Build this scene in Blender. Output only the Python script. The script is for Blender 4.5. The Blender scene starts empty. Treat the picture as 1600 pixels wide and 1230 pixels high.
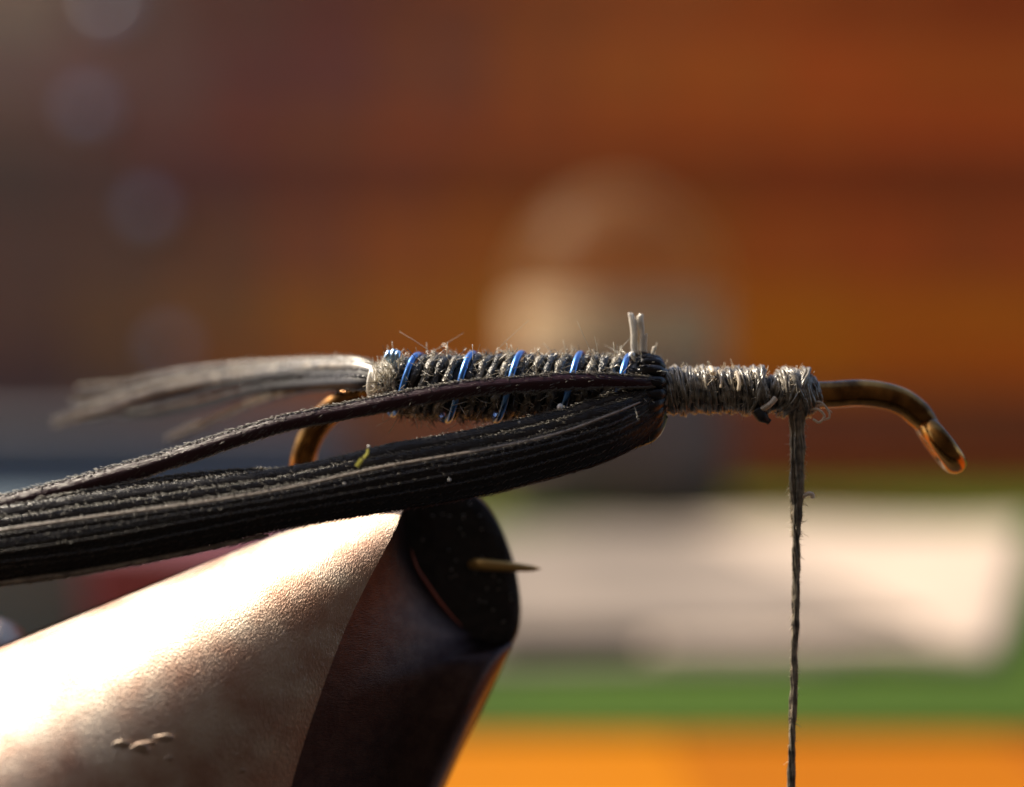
import bpy, math, random
import numpy as np
from mathutils import Vector

random.seed(7)
rng = np.random.default_rng(7)
S = bpy.context.scene
C = S.collection
S.unit_settings.scale_length = 0.0022      # a macro scene: one unit is 2.2 mm

# ------------------------------------------------------------------ camera, sky, sun, exposure
D = 20.0                                    # camera to the plane in focus
cam = bpy.data.cameras.new('camera')
cam.sensor_width = 36.0
cam.lens = 36.0 * D / 16.0
cam.clip_start = 0.5
cam.clip_end = 3000
cam.dof.use_dof = True
cam.dof.focus_distance = D - 0.55
cam.dof.aperture_fstop = (cam.lens * 1e-3) / 1.25
cam.dof.aperture_blades = 0
camo = bpy.data.objects.new('camera', cam)
C.objects.link(camo)
camo.location = (0, -D, 0)
camo.rotation_euler = (math.radians(90), 0, 0)
S.camera = camo

L = Vector((-0.60, 0.26, 0.74)).normalized()      # towards the sun
W = bpy.data.worlds.new('World')
S.world = W
W.use_nodes = True
nt = W.node_tree
bg = nt.nodes['Background']
sky = nt.nodes.new('ShaderNodeTexSky')
sky.sky_type = 'NISHITA'
sky.sun_disc = False
sky.sun_elevation = math.asin(L.z)
sky.sun_rotation = math.atan2(L.x, L.y)
sky.air_density = 1.0
sky.dust_density = 2.0
nt.links.new(sky.outputs[0], bg.inputs[0])
bg.inputs[1].default_value = 0.15
sl = bpy.data.lights.new('sun', 'SUN')
sl.energy = 5.0
sl.angle = math.radians(0.5)
sl.color = (1.0, 0.88, 0.70)
so = bpy.data.objects.new('sun', sl)
C.objects.link(so)
so.location = L * 80
so.rotation_euler = L.to_track_quat('Z', 'Y').to_euler()
S.view_settings.view_transform = 'Standard'
S.view_settings.look = 'None'
S.view_settings.exposure = 0.5
S.view_settings.gamma = 1.0
S.render.engine = 'CYCLES'
S.cycles.max_bounces = 8
S.cycles.sample_clamp_indirect = 6.0

YS = 0.95                                   # depth of the plane where the two vise jaws meet

# ------------------------------------------------------------------ helpers
def P(px, py, Y=0.0):
    """a point at depth Y seen at photograph position px, py (1600 wide)"""
    k = (D + Y) / D / 100.0
    return np.array([(px - 800) * k, Y, (615 - py) * k])

def srgb(r, g, b, k=1.0):
    f = lambda c: ((c / 255 + 0.055) / 1.055) ** 2.4 if c > 10 else c / 255 / 12.92
    return (f(r) * k, f(g) * k, f(b) * k)

class MB:
    def __init__(s):
        s.v = []; s.f = []; s.uv = []; s.n = 0
    def add(s, verts, faces, uvs=None):
        verts = np.asarray(verts, float)
        s.v.append(verts)
        s.f.extend([tuple(i + s.n for i in f) for f in faces])
        s.uv.append(np.asarray(uvs, float) if uvs is not None else np.zeros((len(verts), 2)))
        s.n += len(verts)
    def build(s, name, mat, parent=None, smooth=True, kind=None, label=None):
        me = bpy.data.meshes.new(name)
        v = np.concatenate(s.v)
        me.from_pydata(v.tolist(), [], s.f)
        uv = np.concatenate(s.uv)
        lay = me.uv_layers.new(name='UVMap')
        li = np.zeros(len(me.loops), int)
        me.loops.foreach_get('vertex_index', li)
        lay.data.foreach_set('uv', uv[li].ravel())
        if smooth:
            me.polygons.foreach_set('use_smooth', [True] * len(me.polygons))
        me.materials.append(mat)
        me.update()
        o = bpy.data.objects.new(name, me)
        C.objects.link(o)
        if parent is not None:
            o.parent = parent
        if kind: o['kind'] = kind
        if label: o['label'] = label
        return o

def thing(name, label, cat, group=None, loc=(0, 0, 0)):
    o = bpy.data.objects.new(name, None)
    C.objects.link(o)
    o.location = loc
    o['label'] = label; o['category'] = cat
    if group: o['group'] = group
    return o

def tag(o, label, cat, group=None):
    o['label'] = label; o['category'] = cat
    if group: o['group'] = group
    return o

def spline(pts, n):
    """Catmull-Rom through pts (any number of columns), n samples"""
    p = np.asarray(pts, float)
    p = np.vstack([2 * p[0] - p[1], p, 2 * p[-1] - p[-2]])
    m = len(p) - 3
    t = np.linspace(0, m - 1e-9, n)
    i = t.astype(int); u = (t - i)[:, None]
    a, b, c, d = p[i], p[i + 1], p[i + 2], p[i + 3]
    return 0.5 * ((2 * b) + (-a + c) * u + (2 * a - 5 * b + 4 * c - d) * u**2 + (-a + 3 * b - 3 * c + d) * u**3)

def frames(path, up=(0, -1, 0)):
    """tangent, side (in the picture plane), facing (towards the camera side)"""
    t = np.gradient(path, axis=0)
    t /= np.linalg.norm(t, axis=1)[:, None] + 1e-12
    up = np.asarray(up, float)
    s = np.cross(t, up)
    s /= np.linalg.norm(s, axis=1)[:, None] + 1e-12
    b = np.cross(s, t)
    return t, s, b

def tube(mb, path, rs, sides=8, rb=None, caps=True, up=(0, -1, 0), prof=None, twist=0.0):
    """a swept tube; rs radius across, rb radius in depth; prof(angle)->(across, depth) scales"""
    path = np.asarray(path, float); n = len(path)
    t, s, b = frames(path, up)
    rs = np.broadcast_to(np.asarray(rs, float), (n,))
    rb = rs if rb is None else np.broadcast_to(np.asarray(rb, float), (n,))
    a = np.linspace(0, 2 * np.pi, sides, endpoint=False)
    ca, sa = np.cos(a), np.sin(a)
    if prof is not None:
        ca, sa = prof(a)
    if np.ndim(twist) > 0 or twist:
        tw = np.broadcast_to(np.asarray(twist, float), (n,))[:, None]
        s, b = s * np.cos(tw) + b * np.sin(tw), b * np.cos(tw) - s * np.sin(tw)
    V = path[:, None, :] + s[:, None, :] * (ca[None, :, None] * rs[:, None, None]) + b[:, None, :] * (sa[None, :, None] * rb[:, None, None])
    seg = np.concatenate([[0], np.cumsum(np.linalg.norm(np.diff(path, axis=0), axis=1))])
    uv = np.stack([np.repeat(seg, sides), np.tile(a / (2 * np.pi), n)], 1)
    F = []
    for i in range(n - 1):
        for j in range(sides):
            k = (j + 1) % sides
            F.append((i * sides + j, i * sides + k, (i + 1) * sides + k, (i + 1) * sides + j))
    if caps:
        F.append(tuple(reversed(range(sides)))); F.append(tuple(range((n - 1) * sides, n * sides)))
    mb.add(V.reshape(-1, 3), F, uv)

def hair(mb, p, d, length, r, bend=None, seg=3, rtip=0.35):
    """a fine tapered barbule, three sided"""
    d = np.asarray(d, float); d = d / (np.linalg.norm(d) + 1e-9)
    bend = np.zeros(3) if bend is None else np.asarray(bend, float)
    u = np.linspace(0, 1, seg)[:, None]
    path = np.asarray(p)[None, :] + d[None, :] * (u * length) + bend[None, :] * (u ** 2 * length)
    q = np.array([0.3, 0.8, 0.5]) if abs(d[2]) > .5 else np.array([0.2, 0.3, 0.9])
    a = np.cross(d, q); a /= np.linalg.norm(a) + 1e-9
    b = np.cross(d, a)
    rr = r * (1 - u[:, 0] * (1 - rtip))
    ang = np.array([0, 2.094, 4.189])
    V = path[:, None, :] + (a[None, None, :] * np.cos(ang)[None, :, None] + b[None, None, :] * np.sin(ang)[None, :, None]) * rr[:, None, None]
    F = []
    for i in range(seg - 1):
        for j in range(3):
            k = (j + 1) % 3
            F.append((i * 3 + j, i * 3 + k, i * 3 + 3 + k, i * 3 + 3 + j))
    F.append((2, 1, 0)); F.append((seg * 3 - 3, seg * 3 - 2, seg * 3 - 1))
    mb.add(V.reshape(-1, 3), F)

# ------------------------------------------------------------------ materials
def material(name, base, rough=0.5, metal=0.0, spec=0.5, var=None, vscale=4.0, bump=0.0, bscale=20.0,
             bstretch=(1, 1, 1), uv=False, sheen=0.0, trans=0.0, objcol=False, bdist=0.02, aniso=0.0, rvar=0.0, rough2=None, coat=0.0):
    m = bpy.data.materials.new(name)
    m.use_nodes = True
    t = m.node_tree; N = t.nodes; K = t.links
    b = N['Principled BSDF']
    b.inputs['Base Color'].default_value = (*base, 1)
    b.inputs['Roughness'].default_value = rough
    b.inputs['Metallic'].default_value = metal
    b.inputs['Specular IOR Level'].default_value = spec
    if coat:
        b.inputs['Coat Weight'].default_value = coat
        b.inputs['Coat Roughness'].default_value = 0.24
    if sheen:
        b.inputs['Sheen Weight'].default_value = sheen
    co = N.new('ShaderNodeTexCoord'); mp = N.new('ShaderNodeMapping')
    K.new(co.outputs['UV' if uv else 'Object'], mp.inputs[0])
    if var is not None:
        nz = N.new('ShaderNodeTexNoise'); nz.inputs['Scale'].default_value = vscale
        nz.inputs['Detail'].default_value = 5
        K.new(mp.outputs[0], nz.inputs[0])
        rp = N.new('ShaderNodeValToRGB')
        rp.color_ramp.elements[0].position = 0.35; rp.color_ramp.elements[1].position = 0.65
        rp.color_ramp.elements[0].color = (*base, 1); rp.color_ramp.elements[1].color = (*var, 1)
        K.new(nz.outputs[0], rp.inputs[0]); K.new(rp.outputs[0], b.inputs['Base Color'])
    if bump:
        mp2 = N.new('ShaderNodeMapping'); mp2.inputs['Scale'].default_value = bstretch
        K.new(co.outputs['UV' if uv else 'Object'], mp2.inputs[0])
        n2 = N.new('ShaderNodeTexNoise'); n2.inputs['Scale'].default_value = bscale; n2.inputs['Detail'].default_value = 4
        K.new(mp2.outputs[0], n2.inputs[0])
        bp = N.new('ShaderNodeBump'); bp.inputs['Strength'].default_value = bump; bp.inputs['Distance'].default_value = bdist
        K.new(n2.outputs[0], bp.inputs['Height']); K.new(bp.outputs[0], b.inputs['Normal'])
    if trans:
        tr = N.new('ShaderNodeBsdfTranslucent'); tr.inputs[0].default_value = (*[min(1, c * 1.3) for c in base], 1)
        mx = N.new('ShaderNodeMixShader'); mx.inputs[0].default_value = trans
        K.new(b.outputs[0], mx.inputs[1]); K.new(tr.outputs[0], mx.inputs[2])
        K.new(mx.outputs[0], N['Material Output'].inputs[0])
    return m

M = {}
M['barb'] = material('feather_barb', (0.006, 0.005, 0.006), 0.24, spec=0.5, var=(0.014, 0.011, 0.011), vscale=9, bump=0.45, bscale=3.0, bstretch=(1.2, 20, 1), uv=True, bdist=0.015)
M['stem'] = material('glossy_black_stem', (0.02, 0.017, 0.016), 0.2, spec=1.0, bump=0.3, bscale=24, bdist=0.01)
M['ridge'] = material('feather_ridge_glint', (0.34, 0.28, 0.22), 0.3, spec=0.9, bump=0.3, bscale=30, bdist=0.01)  # pale colour paints the sun highlight running along the barb ridges
M['barbule'] = material('feather_barbule', (0.15, 0.13, 0.10), 0.42, spec=0.6, trans=0.1)
M['barbule_dark'] = material('feather_barbule_dark', (0.035, 0.03, 0.028), 0.3, spec=0.8)
M['barbule_red'] = material('feather_barbule_reddish', (0.10, 0.045, 0.035), 0.5, spec=0.4, trans=0.15)
M['barb_red'] = material('feather_barb_reddish', (0.035, 0.008, 0.012), 0.28, spec=0.4, bump=0.6, bscale=3.0, bstretch=(1.2, 20, 1), uv=True, bdist=0.015)
M['tail'] = material('tail_fibre', (0.50, 0.42, 0.32), 0.35, spec=1.0, var=(0.10, 0.08, 0.07), vscale=6, trans=0.1)
M['tail_dark'] = material('tail_fibre_dark', (0.010, 0.008, 0.009), 0.5, spec=0.25, var=(0.028, 0.022, 0.022), vscale=8)
M['herl'] = material('herl', (0.012, 0.010, 0.007), 0.3, spec=1.0, var=(0.32, 0.28, 0.20), vscale=10, bump=0.8, bscale=22, bdist=0.04)
M['herl_black'] = material('herl_black', (0.010, 0.009, 0.007), 0.3, spec=0.8, var=(0.03, 0.026, 0.02), vscale=10, bump=0.8, bscale=22, bdist=0.04)
M['fuzz'] = material('herl_fuzz', (0.60, 0.55, 0.45), 0.22, spec=1.0, trans=0.3)
M['fuzz_dark'] = material('herl_fuzz_dark', (0.03, 0.026, 0.018), 0.35, spec=0.9)
M['core'] = material('body_core', (0.012, 0.011, 0.010), 0.5)
M['wire'] = material('blue_wire', (0.07, 0.24, 0.62), 0.3, metal=1.0, coat=1.0)
M['thread'] = material('tying_thread', (0.05, 0.045, 0.04), 0.28, spec=1.0, var=(0.36, 0.31, 0.23), vscale=9)
M['thread_pale'] = material('pale_thread_fuzz', (0.75, 0.65, 0.50), 0.3, spec=0.9, trans=0.3)
M['bronze'] = material('bronzed_wire', (0.50, 0.235, 0.06), 0.23, metal=1.0, var=(0.10, 0.045, 0.015), vscale=2.5, bump=0.25, bscale=30, bdist=0.008)
M['point'] = material('hook_point_metal', (0.55, 0.33, 0.10), 0.4, metal=0.6)
M['steel'] = material('ground_steel', (0.56, 0.46, 0.37), 0.41, metal=1.0, var=(0.40, 0.25, 0.185), vscale=1.4, bump=0.7, bscale=13, bstretch=(4.5, 3.0, 1.3), bdist=0.018)
def beckmann(m, rough):
    t = m.node_tree; N = t.nodes; b = N['Principled BSDF']
    g = N.new('ShaderNodeBsdfAnisotropic'); g.distribution = 'BECKMANN'
    g.inputs['Roughness'].default_value = rough
    for a_, b_ in (('Base Color', 'Color'), ('Normal', 'Normal')):
        if b.inputs[a_].links: t.links.new(b.inputs[a_].links[0].from_socket, g.inputs[b_])
    t.links.new(g.outputs[0], N['Material Output'].inputs[0])
beckmann(M['steel'], 0.455)
M['bevel'] = material('machined_bevel_steel', (0.095, 0.062, 0.055), 0.36, metal=1.0, var=(0.07, 0.045, 0.042), vscale=5, bump=0.35, bscale=14, bstretch=(1, 1, 5), bdist=0.02)
M['jawin'] = material('pitted_black_steel', (0.035, 0.03, 0.03), 0.45, metal=0.5, var=(0.02, 0.018, 0.018), vscale=5, bump=0.9, bscale=6, bdist=0.06)
M['jawgrit'] = material('pale_grit', (0.30, 0.29, 0.27), 0.3, spec=.9)
M['tagw'] = material('white_fibre_end', (0.95, 0.88, 0.76), 0.25, spec=1.0, trans=.3)
M['flake'] = material('clear_flake', (0.75, 0.72, 0.25), 0.2, spec=0.9, trans=0.4)
M['speck'] = material('white_dust', (0.85, 0.82, 0.75), 0.3, spec=0.8)

def wood(name, c1, c2, rough=0.6, scale=0.05, objcol=False):
    m = bpy.data.materials.new(name); m.use_nodes = True
    t = m.node_tree; N = t.nodes; K = t.links; b = N['Principled BSDF']
    b.inputs['Roughness'].default_value = rough
    b.inputs['Specular IOR Level'].default_value = 0.12
    co = N.new('ShaderNodeTexCoord'); mp = N.new('ShaderNodeMapping'); mp.inputs['Scale'].default_value = (0.12, 1, 1.6)
    K.new(co.outputs['Object'], mp.inputs[0])
    nz = N.new('ShaderNodeTexNoise'); nz.inputs['Scale'].default_value = scale; nz.inputs['Detail'].default_value = 8
    nz.inputs['Distortion'].default_value = 0.6
    K.new(mp.outputs[0], nz.inputs[0])
    rp = N.new('ShaderNodeValToRGB'); rp.color_ramp.elements[0].position = 0.3; rp.color_ramp.elements[1].position = 0.7
    rp.color_ramp.elements[0].color = (*c1, 1); rp.color_ramp.elements[1].color = (*c2, 1)
    K.new(nz.outputs[0], rp.inputs[0])
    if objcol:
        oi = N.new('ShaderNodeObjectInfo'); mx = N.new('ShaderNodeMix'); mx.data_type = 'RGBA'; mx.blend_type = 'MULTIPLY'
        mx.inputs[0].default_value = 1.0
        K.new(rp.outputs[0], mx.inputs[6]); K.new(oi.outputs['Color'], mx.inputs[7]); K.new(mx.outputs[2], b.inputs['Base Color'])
    else:
        K.new(rp.outputs[0], b.inputs['Base Color'])
    bp = N.new('ShaderNodeBump'); bp.inputs['Strength'].default_value = 0.3; bp.inputs['Distance'].default_value = 0.3
    K.new(nz.outputs[0], bp.inputs['Height']); K.new(bp.outputs[0], b.inputs['Normal'])
    return m

def bbox_mesh(x0, x1, y0, y1, z0, z1, r=0.3, mb=None):
    """a box with chamfered vertical and horizontal edges"""
    mb = mb or MB()
    xs = [x0, x0 + r, x1 - r, x1]; ys = [y0, y0 + r, y1 - r, y1]
    ring = [(x0 + r, y0), (x1 - r, y0), (x1, y0 + r), (x1, y1 - r), (x1 - r, y1), (x0 + r, y1), (x0, y1 - r), (x0, y0 + r)]
    cx, cy = (x0 + x1) / 2, (y0 + y1) / 2
    def shrink(q, d):
        return [(x - math.copysign(d, x - cx), y - math.copysign(d, y - cy)) for x, y in q]
    V = []
    for q, z in ((shrink(ring, r), z0), (ring, z0 + r), (ring, z1 - r), (shrink(ring, r), z1)):
        V += [(x, y, z) for x, y in q]
    F = []
    for i in range(3):
        for j in range(8):
            k = (j + 1) % 8
            F.append((i * 8 + j, i * 8 + k, i * 8 + 8 + k, i * 8 + 8 + j))
    F.append(tuple(reversed(range(8)))); F.append(tuple(range(24, 32)))
    mb.add(V, F)
    return mb

# ------------------------------------------------------------------ setting: table, wall
TZ = -20.0                                # table top
WY = 280.0                                # wall face
M['table'] = wood('orange_varnished_wood', (0.55, 0.55, 0.55), (1.0, 1.0, 1.0), 0.5, 0.06, objcol=True)
table = bpy.data.objects.new('table_top', None); C.objects.link(table); table['kind'] = 'structure'
bw = 19.0
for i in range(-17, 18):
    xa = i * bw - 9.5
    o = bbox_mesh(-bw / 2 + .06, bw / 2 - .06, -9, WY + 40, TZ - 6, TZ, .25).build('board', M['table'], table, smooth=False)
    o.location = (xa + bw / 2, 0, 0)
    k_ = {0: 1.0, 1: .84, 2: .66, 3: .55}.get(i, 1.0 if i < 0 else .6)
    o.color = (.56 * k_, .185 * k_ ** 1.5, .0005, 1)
ped = bbox_mesh(-34, 26, -8, 22, TZ + .004, TZ + 3.2, .5).build('bounce_baffle', material('black_baffle', (0.02, 0.02, 0.022), 0.6, bump=.3, bscale=2), smooth=False)  # plate added unseen below the frame to stop orange bounce from the table
tag(ped, 'heavy black pedestal plate added out of view under the hook to stop light bouncing off the table', 'baffle')
M['plank'] = wood('baked_light_plank', (0.82, 0.80, 0.78), (1.0, 1.0, 1.0), 0.6, 0.12, objcol=True)  # board colours hold the wall's painted light, dim left to bright right
wall = bpy.data.objects.new('plank_wall', None); C.objects.link(wall); wall['kind'] = 'structure'
wall.location = (0, WY, TZ)
KW = (D + WY) / D / 100.0
# rows of boards by their edges (photograph rows), tone of each board along the row, with the wall's light and shade painted in
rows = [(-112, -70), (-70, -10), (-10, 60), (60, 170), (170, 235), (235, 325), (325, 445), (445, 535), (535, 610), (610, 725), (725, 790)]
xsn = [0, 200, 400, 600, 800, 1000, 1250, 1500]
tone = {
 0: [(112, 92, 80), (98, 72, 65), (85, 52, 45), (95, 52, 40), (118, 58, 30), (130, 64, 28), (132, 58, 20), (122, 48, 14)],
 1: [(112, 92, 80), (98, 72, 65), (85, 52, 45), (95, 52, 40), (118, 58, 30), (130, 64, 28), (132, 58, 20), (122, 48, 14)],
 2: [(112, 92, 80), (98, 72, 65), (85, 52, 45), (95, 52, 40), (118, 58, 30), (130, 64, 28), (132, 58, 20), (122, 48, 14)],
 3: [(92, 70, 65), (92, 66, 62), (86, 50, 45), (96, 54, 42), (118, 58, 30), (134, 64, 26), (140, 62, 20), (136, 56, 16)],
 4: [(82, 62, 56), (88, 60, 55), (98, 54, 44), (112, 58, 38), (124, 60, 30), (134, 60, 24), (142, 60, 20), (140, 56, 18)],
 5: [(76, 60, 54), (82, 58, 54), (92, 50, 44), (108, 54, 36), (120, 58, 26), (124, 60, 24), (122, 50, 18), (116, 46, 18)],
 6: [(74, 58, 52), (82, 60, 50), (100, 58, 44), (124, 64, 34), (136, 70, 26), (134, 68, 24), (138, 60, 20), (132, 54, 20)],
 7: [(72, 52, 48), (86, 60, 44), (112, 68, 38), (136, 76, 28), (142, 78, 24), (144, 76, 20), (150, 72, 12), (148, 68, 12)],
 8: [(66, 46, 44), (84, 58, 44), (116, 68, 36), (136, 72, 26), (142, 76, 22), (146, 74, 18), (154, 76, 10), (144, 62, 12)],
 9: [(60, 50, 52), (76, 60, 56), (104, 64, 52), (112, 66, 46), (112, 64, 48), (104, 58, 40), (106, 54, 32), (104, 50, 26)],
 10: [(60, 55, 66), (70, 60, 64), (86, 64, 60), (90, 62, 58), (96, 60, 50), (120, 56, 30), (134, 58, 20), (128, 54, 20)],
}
KT = (2.85, 2.85, 2.35)        # gain from those painted light and shade tones to base colour
plank_mesh = {}
for r, (ya, yb) in enumerate(rows):
    z1 = (615 - ya) * KW - TZ; z0 = max(0.3, (615 - yb) * KW - TZ)
    edges = [-1400, -900, -500, -130]
    x = -130 + rng.uniform(20, 120)
    while x < 1750:
        edges.append(x); x += rng.uniform(120, 190)
    edges += [1800, 2300, 2900]
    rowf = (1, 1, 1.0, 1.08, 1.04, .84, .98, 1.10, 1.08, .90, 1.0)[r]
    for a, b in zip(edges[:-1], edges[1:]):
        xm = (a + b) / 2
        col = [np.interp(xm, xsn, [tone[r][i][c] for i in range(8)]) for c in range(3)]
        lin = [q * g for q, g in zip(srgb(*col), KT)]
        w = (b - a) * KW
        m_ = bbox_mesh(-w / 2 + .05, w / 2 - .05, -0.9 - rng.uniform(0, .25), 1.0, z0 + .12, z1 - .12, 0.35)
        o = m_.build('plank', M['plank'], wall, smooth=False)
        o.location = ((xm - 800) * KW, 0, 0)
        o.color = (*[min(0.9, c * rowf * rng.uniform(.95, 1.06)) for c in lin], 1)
ZB = (615 + 108) * KW
bk = MB(); bk.add([(-380, WY + 1.2, TZ - 6), (380, WY + 1.2, TZ - 6), (380, WY + 1.2, ZB), (-380, WY + 1.2, ZB),
                   (-380, WY + 3, TZ - 6), (380, WY + 3, TZ - 6), (380, WY + 3, ZB), (-380, WY + 3, ZB)],
                  [(0, 1, 2, 3), (7, 6, 5, 4), (0, 4, 5, 1), (1, 5, 6, 2), (2, 6, 7, 3), (3, 7, 4, 0)])
wb = bk.build('wall_backing', material('backing', (0.03, 0.015, 0.01), 0.8), None, smooth=False); wb['kind'] = 'structure'

# dark wall added unseen behind the camera to block sky light and darken reflections
hwm = bbox_mesh(-150, 150, -52, -48, -60, 135, .5)
hw_ = hwm.build('sky_block_wall', material('dark_sky_block', (0.035, 0.026, 0.02), 0.8, var=(0.05, 0.036, 0.028), vscale=.1), smooth=False); hw_['kind'] = 'structure'
# green mat, papers
def tz(d, py):      # depth of a table point seen at row py
    return 20 * D / ((py - 615) / 100.0) - D
def slab(x0, x1, y0, y1, z0, z1, r=0.15): return bbox_mesh(x0, x1, y0, y1, z0, z1, r)
matg = slab(-160, 300, tz(0, 1152), tz(0, 774), TZ + .004, TZ + .5).build('cutting_mat', material('green_mat', srgb(104, 142, 34, 0.33), 0.6, spec=.2, var=srgb(94, 130, 30, 0.31), vscale=.08), smooth=False)
tag(matg, 'broad flat green cutting mat lying on the orange table under the papers', 'mat')

def sheet(x0, x1, y0, y1, z, amp, name, mat, rot=0.0, seed=1, thick=0.5, nx=40, ny=40, near=None):
    r = np.random.default_rng(seed)
    u, v = np.meshgrid(np.linspace(0, 1, nx), np.linspace(0, 1, ny))
    ph = r.uniform(0, 6, 6)
    h = amp * (1.1 + .5 * np.sin(5 * v + 2 * u + ph[0]) + .35 * np.sin(9 * u - 4 * v + ph[1]) + .25 * np.sin(13 * v + 7 * u + ph[2]))
    X = (u - .5) * (x1 - x0)
    if near is not None:      # the near end is narrower: (x0, x1) there
        X = X * v + ((near[0] + (near[1] - near[0]) * u) - (x0 + x1) / 2) * (1 - v)
    Y = (v - .5) * (y1 - y0)
    c, s = math.cos(rot), math.sin(rot)
    XX = X * c - Y * s + (x0 + x1) / 2; YY = X * s + Y * c + (y0 + y1) / 2
    top = np.stack([XX, YY, z + thick + h], -1).reshape(-1, 3)
    bot = np.stack([XX, YY, z + 0 * h], -1).reshape(-1, 3)
    n = nx * ny; F = []
    for j in range(ny - 1):
        for i in range(nx - 1):
            a = j * nx + i
            F.append((a, a + 1, a + nx + 1, a + nx)); F.append((n + a + nx, n + a + nx + 1, n + a + 1, n + a))
    for i in range(nx - 1):
        F.append((i + n, i + 1 + n, i + 1, i)); a = (ny - 1) * nx + i; F.append((a, a + 1, a + 1 + n, a + n))
    for j in range(ny - 1):
        a = j * nx; F.append((a, a + nx, a + nx + n, a + n)); a = j * nx + nx - 1; F.append((a + n, a + nx + n, a + nx, a))
    mb = MB(); mb.add(np.vstack([top, bot]), F)
    return mb.build(name, mat)
paper = material('cream_paper', (0.50, 0.385, 0.29), 0.75, var=(0.56, 0.44, 0.34), vscale=.15)
paper2 = material('dimmed_paper', (0.12, 0.095, 0.076), 0.75, var=(0.19, 0.15, 0.12), vscale=.06)  # grey colour paints the weaker light on the left sheet
y0, y1 = tz(0, 1052), tz(0, 842)
s1 = sheet(14, 71, y0, y1, TZ + .52, .5, 'cream_napkin', paper, seed=3, thick=.8, near=(10, 34.5))
tag(s1, 'bright cream napkin folded narrower towards us, on the green mat at the right', 'napkin')
s2 = sheet(-40, 22, tz(0, 1066), tz(0, 858), TZ + .52, .35, 'paper_sheet', paper2, rot=.05, seed=5, thick=.3)
tag(s2, 'paper sheet greyed to look less lit, between the vise jaws and the cream napkin', 'paper')
paper3 = material('pale_paper', (0.16, 0.128, 0.10), 0.75, var=(0.26, 0.205, 0.16), vscale=.08)
s3 = sheet(-6, 27, tz(0, 1040), tz(0, 862), TZ + 2.1, .4, 'paper_sheet', paper3, rot=.12, seed=8, thick=.3)
tag(s3, 'middle pale sheet overlapping both the greyish sheet and the cream napkin', 'paper')

# blurred jar, box, maroon book, steel knobs
def lathe(mb, prof, cx, cy, seg=48, closed=True):
    prof = np.asarray(prof, float); n = len(prof)
    a = np.linspace(0, 2 * np.pi, seg, endpoint=False)
    V = np.stack([cx + prof[:, 0, None] * np.cos(a), cy + prof[:, 0, None] * np.sin(a), np.repeat(prof[:, 1, None], seg, 1)], -1).reshape(-1, 3)
    F = []
    for i in range(n - 1):
        for j in range(seg):
            k = (j + 1) % seg
            F.append((i * seg + j, i * seg + k, (i + 1) * seg + k, (i + 1) * seg + j))
    if closed:
        F.append(tuple(reversed(range(seg)))); F.append(tuple(range((n - 1) * seg, n * seg)))
    mb.add(V, F)
JY = 190.0; kj = (D + JY) / D / 100
jx = (962 - 800) * kj; zt = lambda py: (615 - py) * kj
R = 162 * kj
glass = material('amber_glass', (0.88, 0.66, 0.36), 0.3, spec=.3)
glass.node_tree.nodes['Principled BSDF'].inputs['Transmission Weight'].default_value = 0.95
glass.node_tree.nodes['Principled BSDF'].inputs['IOR'].default_value = 1.06
jar = thing('storage_jar', 'large blurred brown jar with domed amber glass lid and cream label before the plank wall', 'jar', loc=(jx, JY, TZ))
jb = MB(); lathe(jb, [(R * .95, 0.5), (R * 1.08, 1.2), (R * 1.12, zt(700) - TZ), (R * 1.02, zt(600) - TZ), (R * .98, zt(475) - TZ)], 0, 0)
jb.build('jar_body', material('jar_grey_brown', srgb(62, 47, 42, 2.2), 0.6), jar)
jl = MB(); lathe(jl, [(R * 1.0, zt(590) - TZ), (R * 1.01, zt(586) - TZ), (R * 1.01, zt(478) - TZ), (R * .99, zt(474) - TZ)], 0, 0, closed=False)
jl.build('label', material('jar_cream_label', srgb(170, 138, 98, 1.15), 0.7, var=srgb(150, 120, 84, 1.15), vscale=.1), jar)
jd = MB(); h0 = zt(473) - TZ; hh = zt(292) - TZ - h0
lathe(jd, [(R * 1.0, h0)] + [(R * (1.0 * math.cos(t)) + .01, h0 + hh * math.sin(t)) for t in np.linspace(0.02, 1.57, 16)], 0, 0)
jd.build('domed_lid', glass, jar)

BY = 165.0; kb = (D + BY) / D / 100
bx0, bx1 = (-420 - 800) * kb, (520 - 800) * kb; btop = (615 - 660) * kb
box = thing('storage_box', 'large dark slate blue box standing on the table at the left', 'box', loc=((bx0 + bx1) / 2, BY, TZ))
hw = (bx1 - bx0) / 2
bbox_mesh(-hw, hw, 0, 30, 0.004, btop - TZ - 4, .6).build('box_body', material('slate_blue', srgb(62, 62, 76, 2.6), 0.6), box, smooth=False)
bbox_mesh(-hw - .6, hw + .6, -.6, 30.6, btop - TZ - 4 + .003, btop - TZ, .5).build('lid', material('slate_lid', srgb(66, 60, 66, 1.6), 0.6), box, smooth=False)

RY = 62.0; kr = (D + RY) / D / 100
rb_ = bbox_mesh((130 - 800) * kr, (520 - 800) * kr, RY, RY + 12, TZ + .004, (615 - 850) * kr, .4).build('maroon_book', material('maroon_cover', srgb(98, 48, 58, 1.7), 0.6), smooth=False)
tag(rb_, 'small maroon box standing on the table behind the vise', 'box')
gb_ = bbox_mesh((-260 - 800) * kr, (118 - 800) * kr, RY + 2, RY + 14, TZ + .004, (615 - 812) * kr, .4).build('grey_case', material('grey_case', srgb(66, 80, 86, 1.9), 0.6), smooth=False)
tag(gb_, 'grey green case standing on the table left of the maroon box', 'case')

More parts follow.
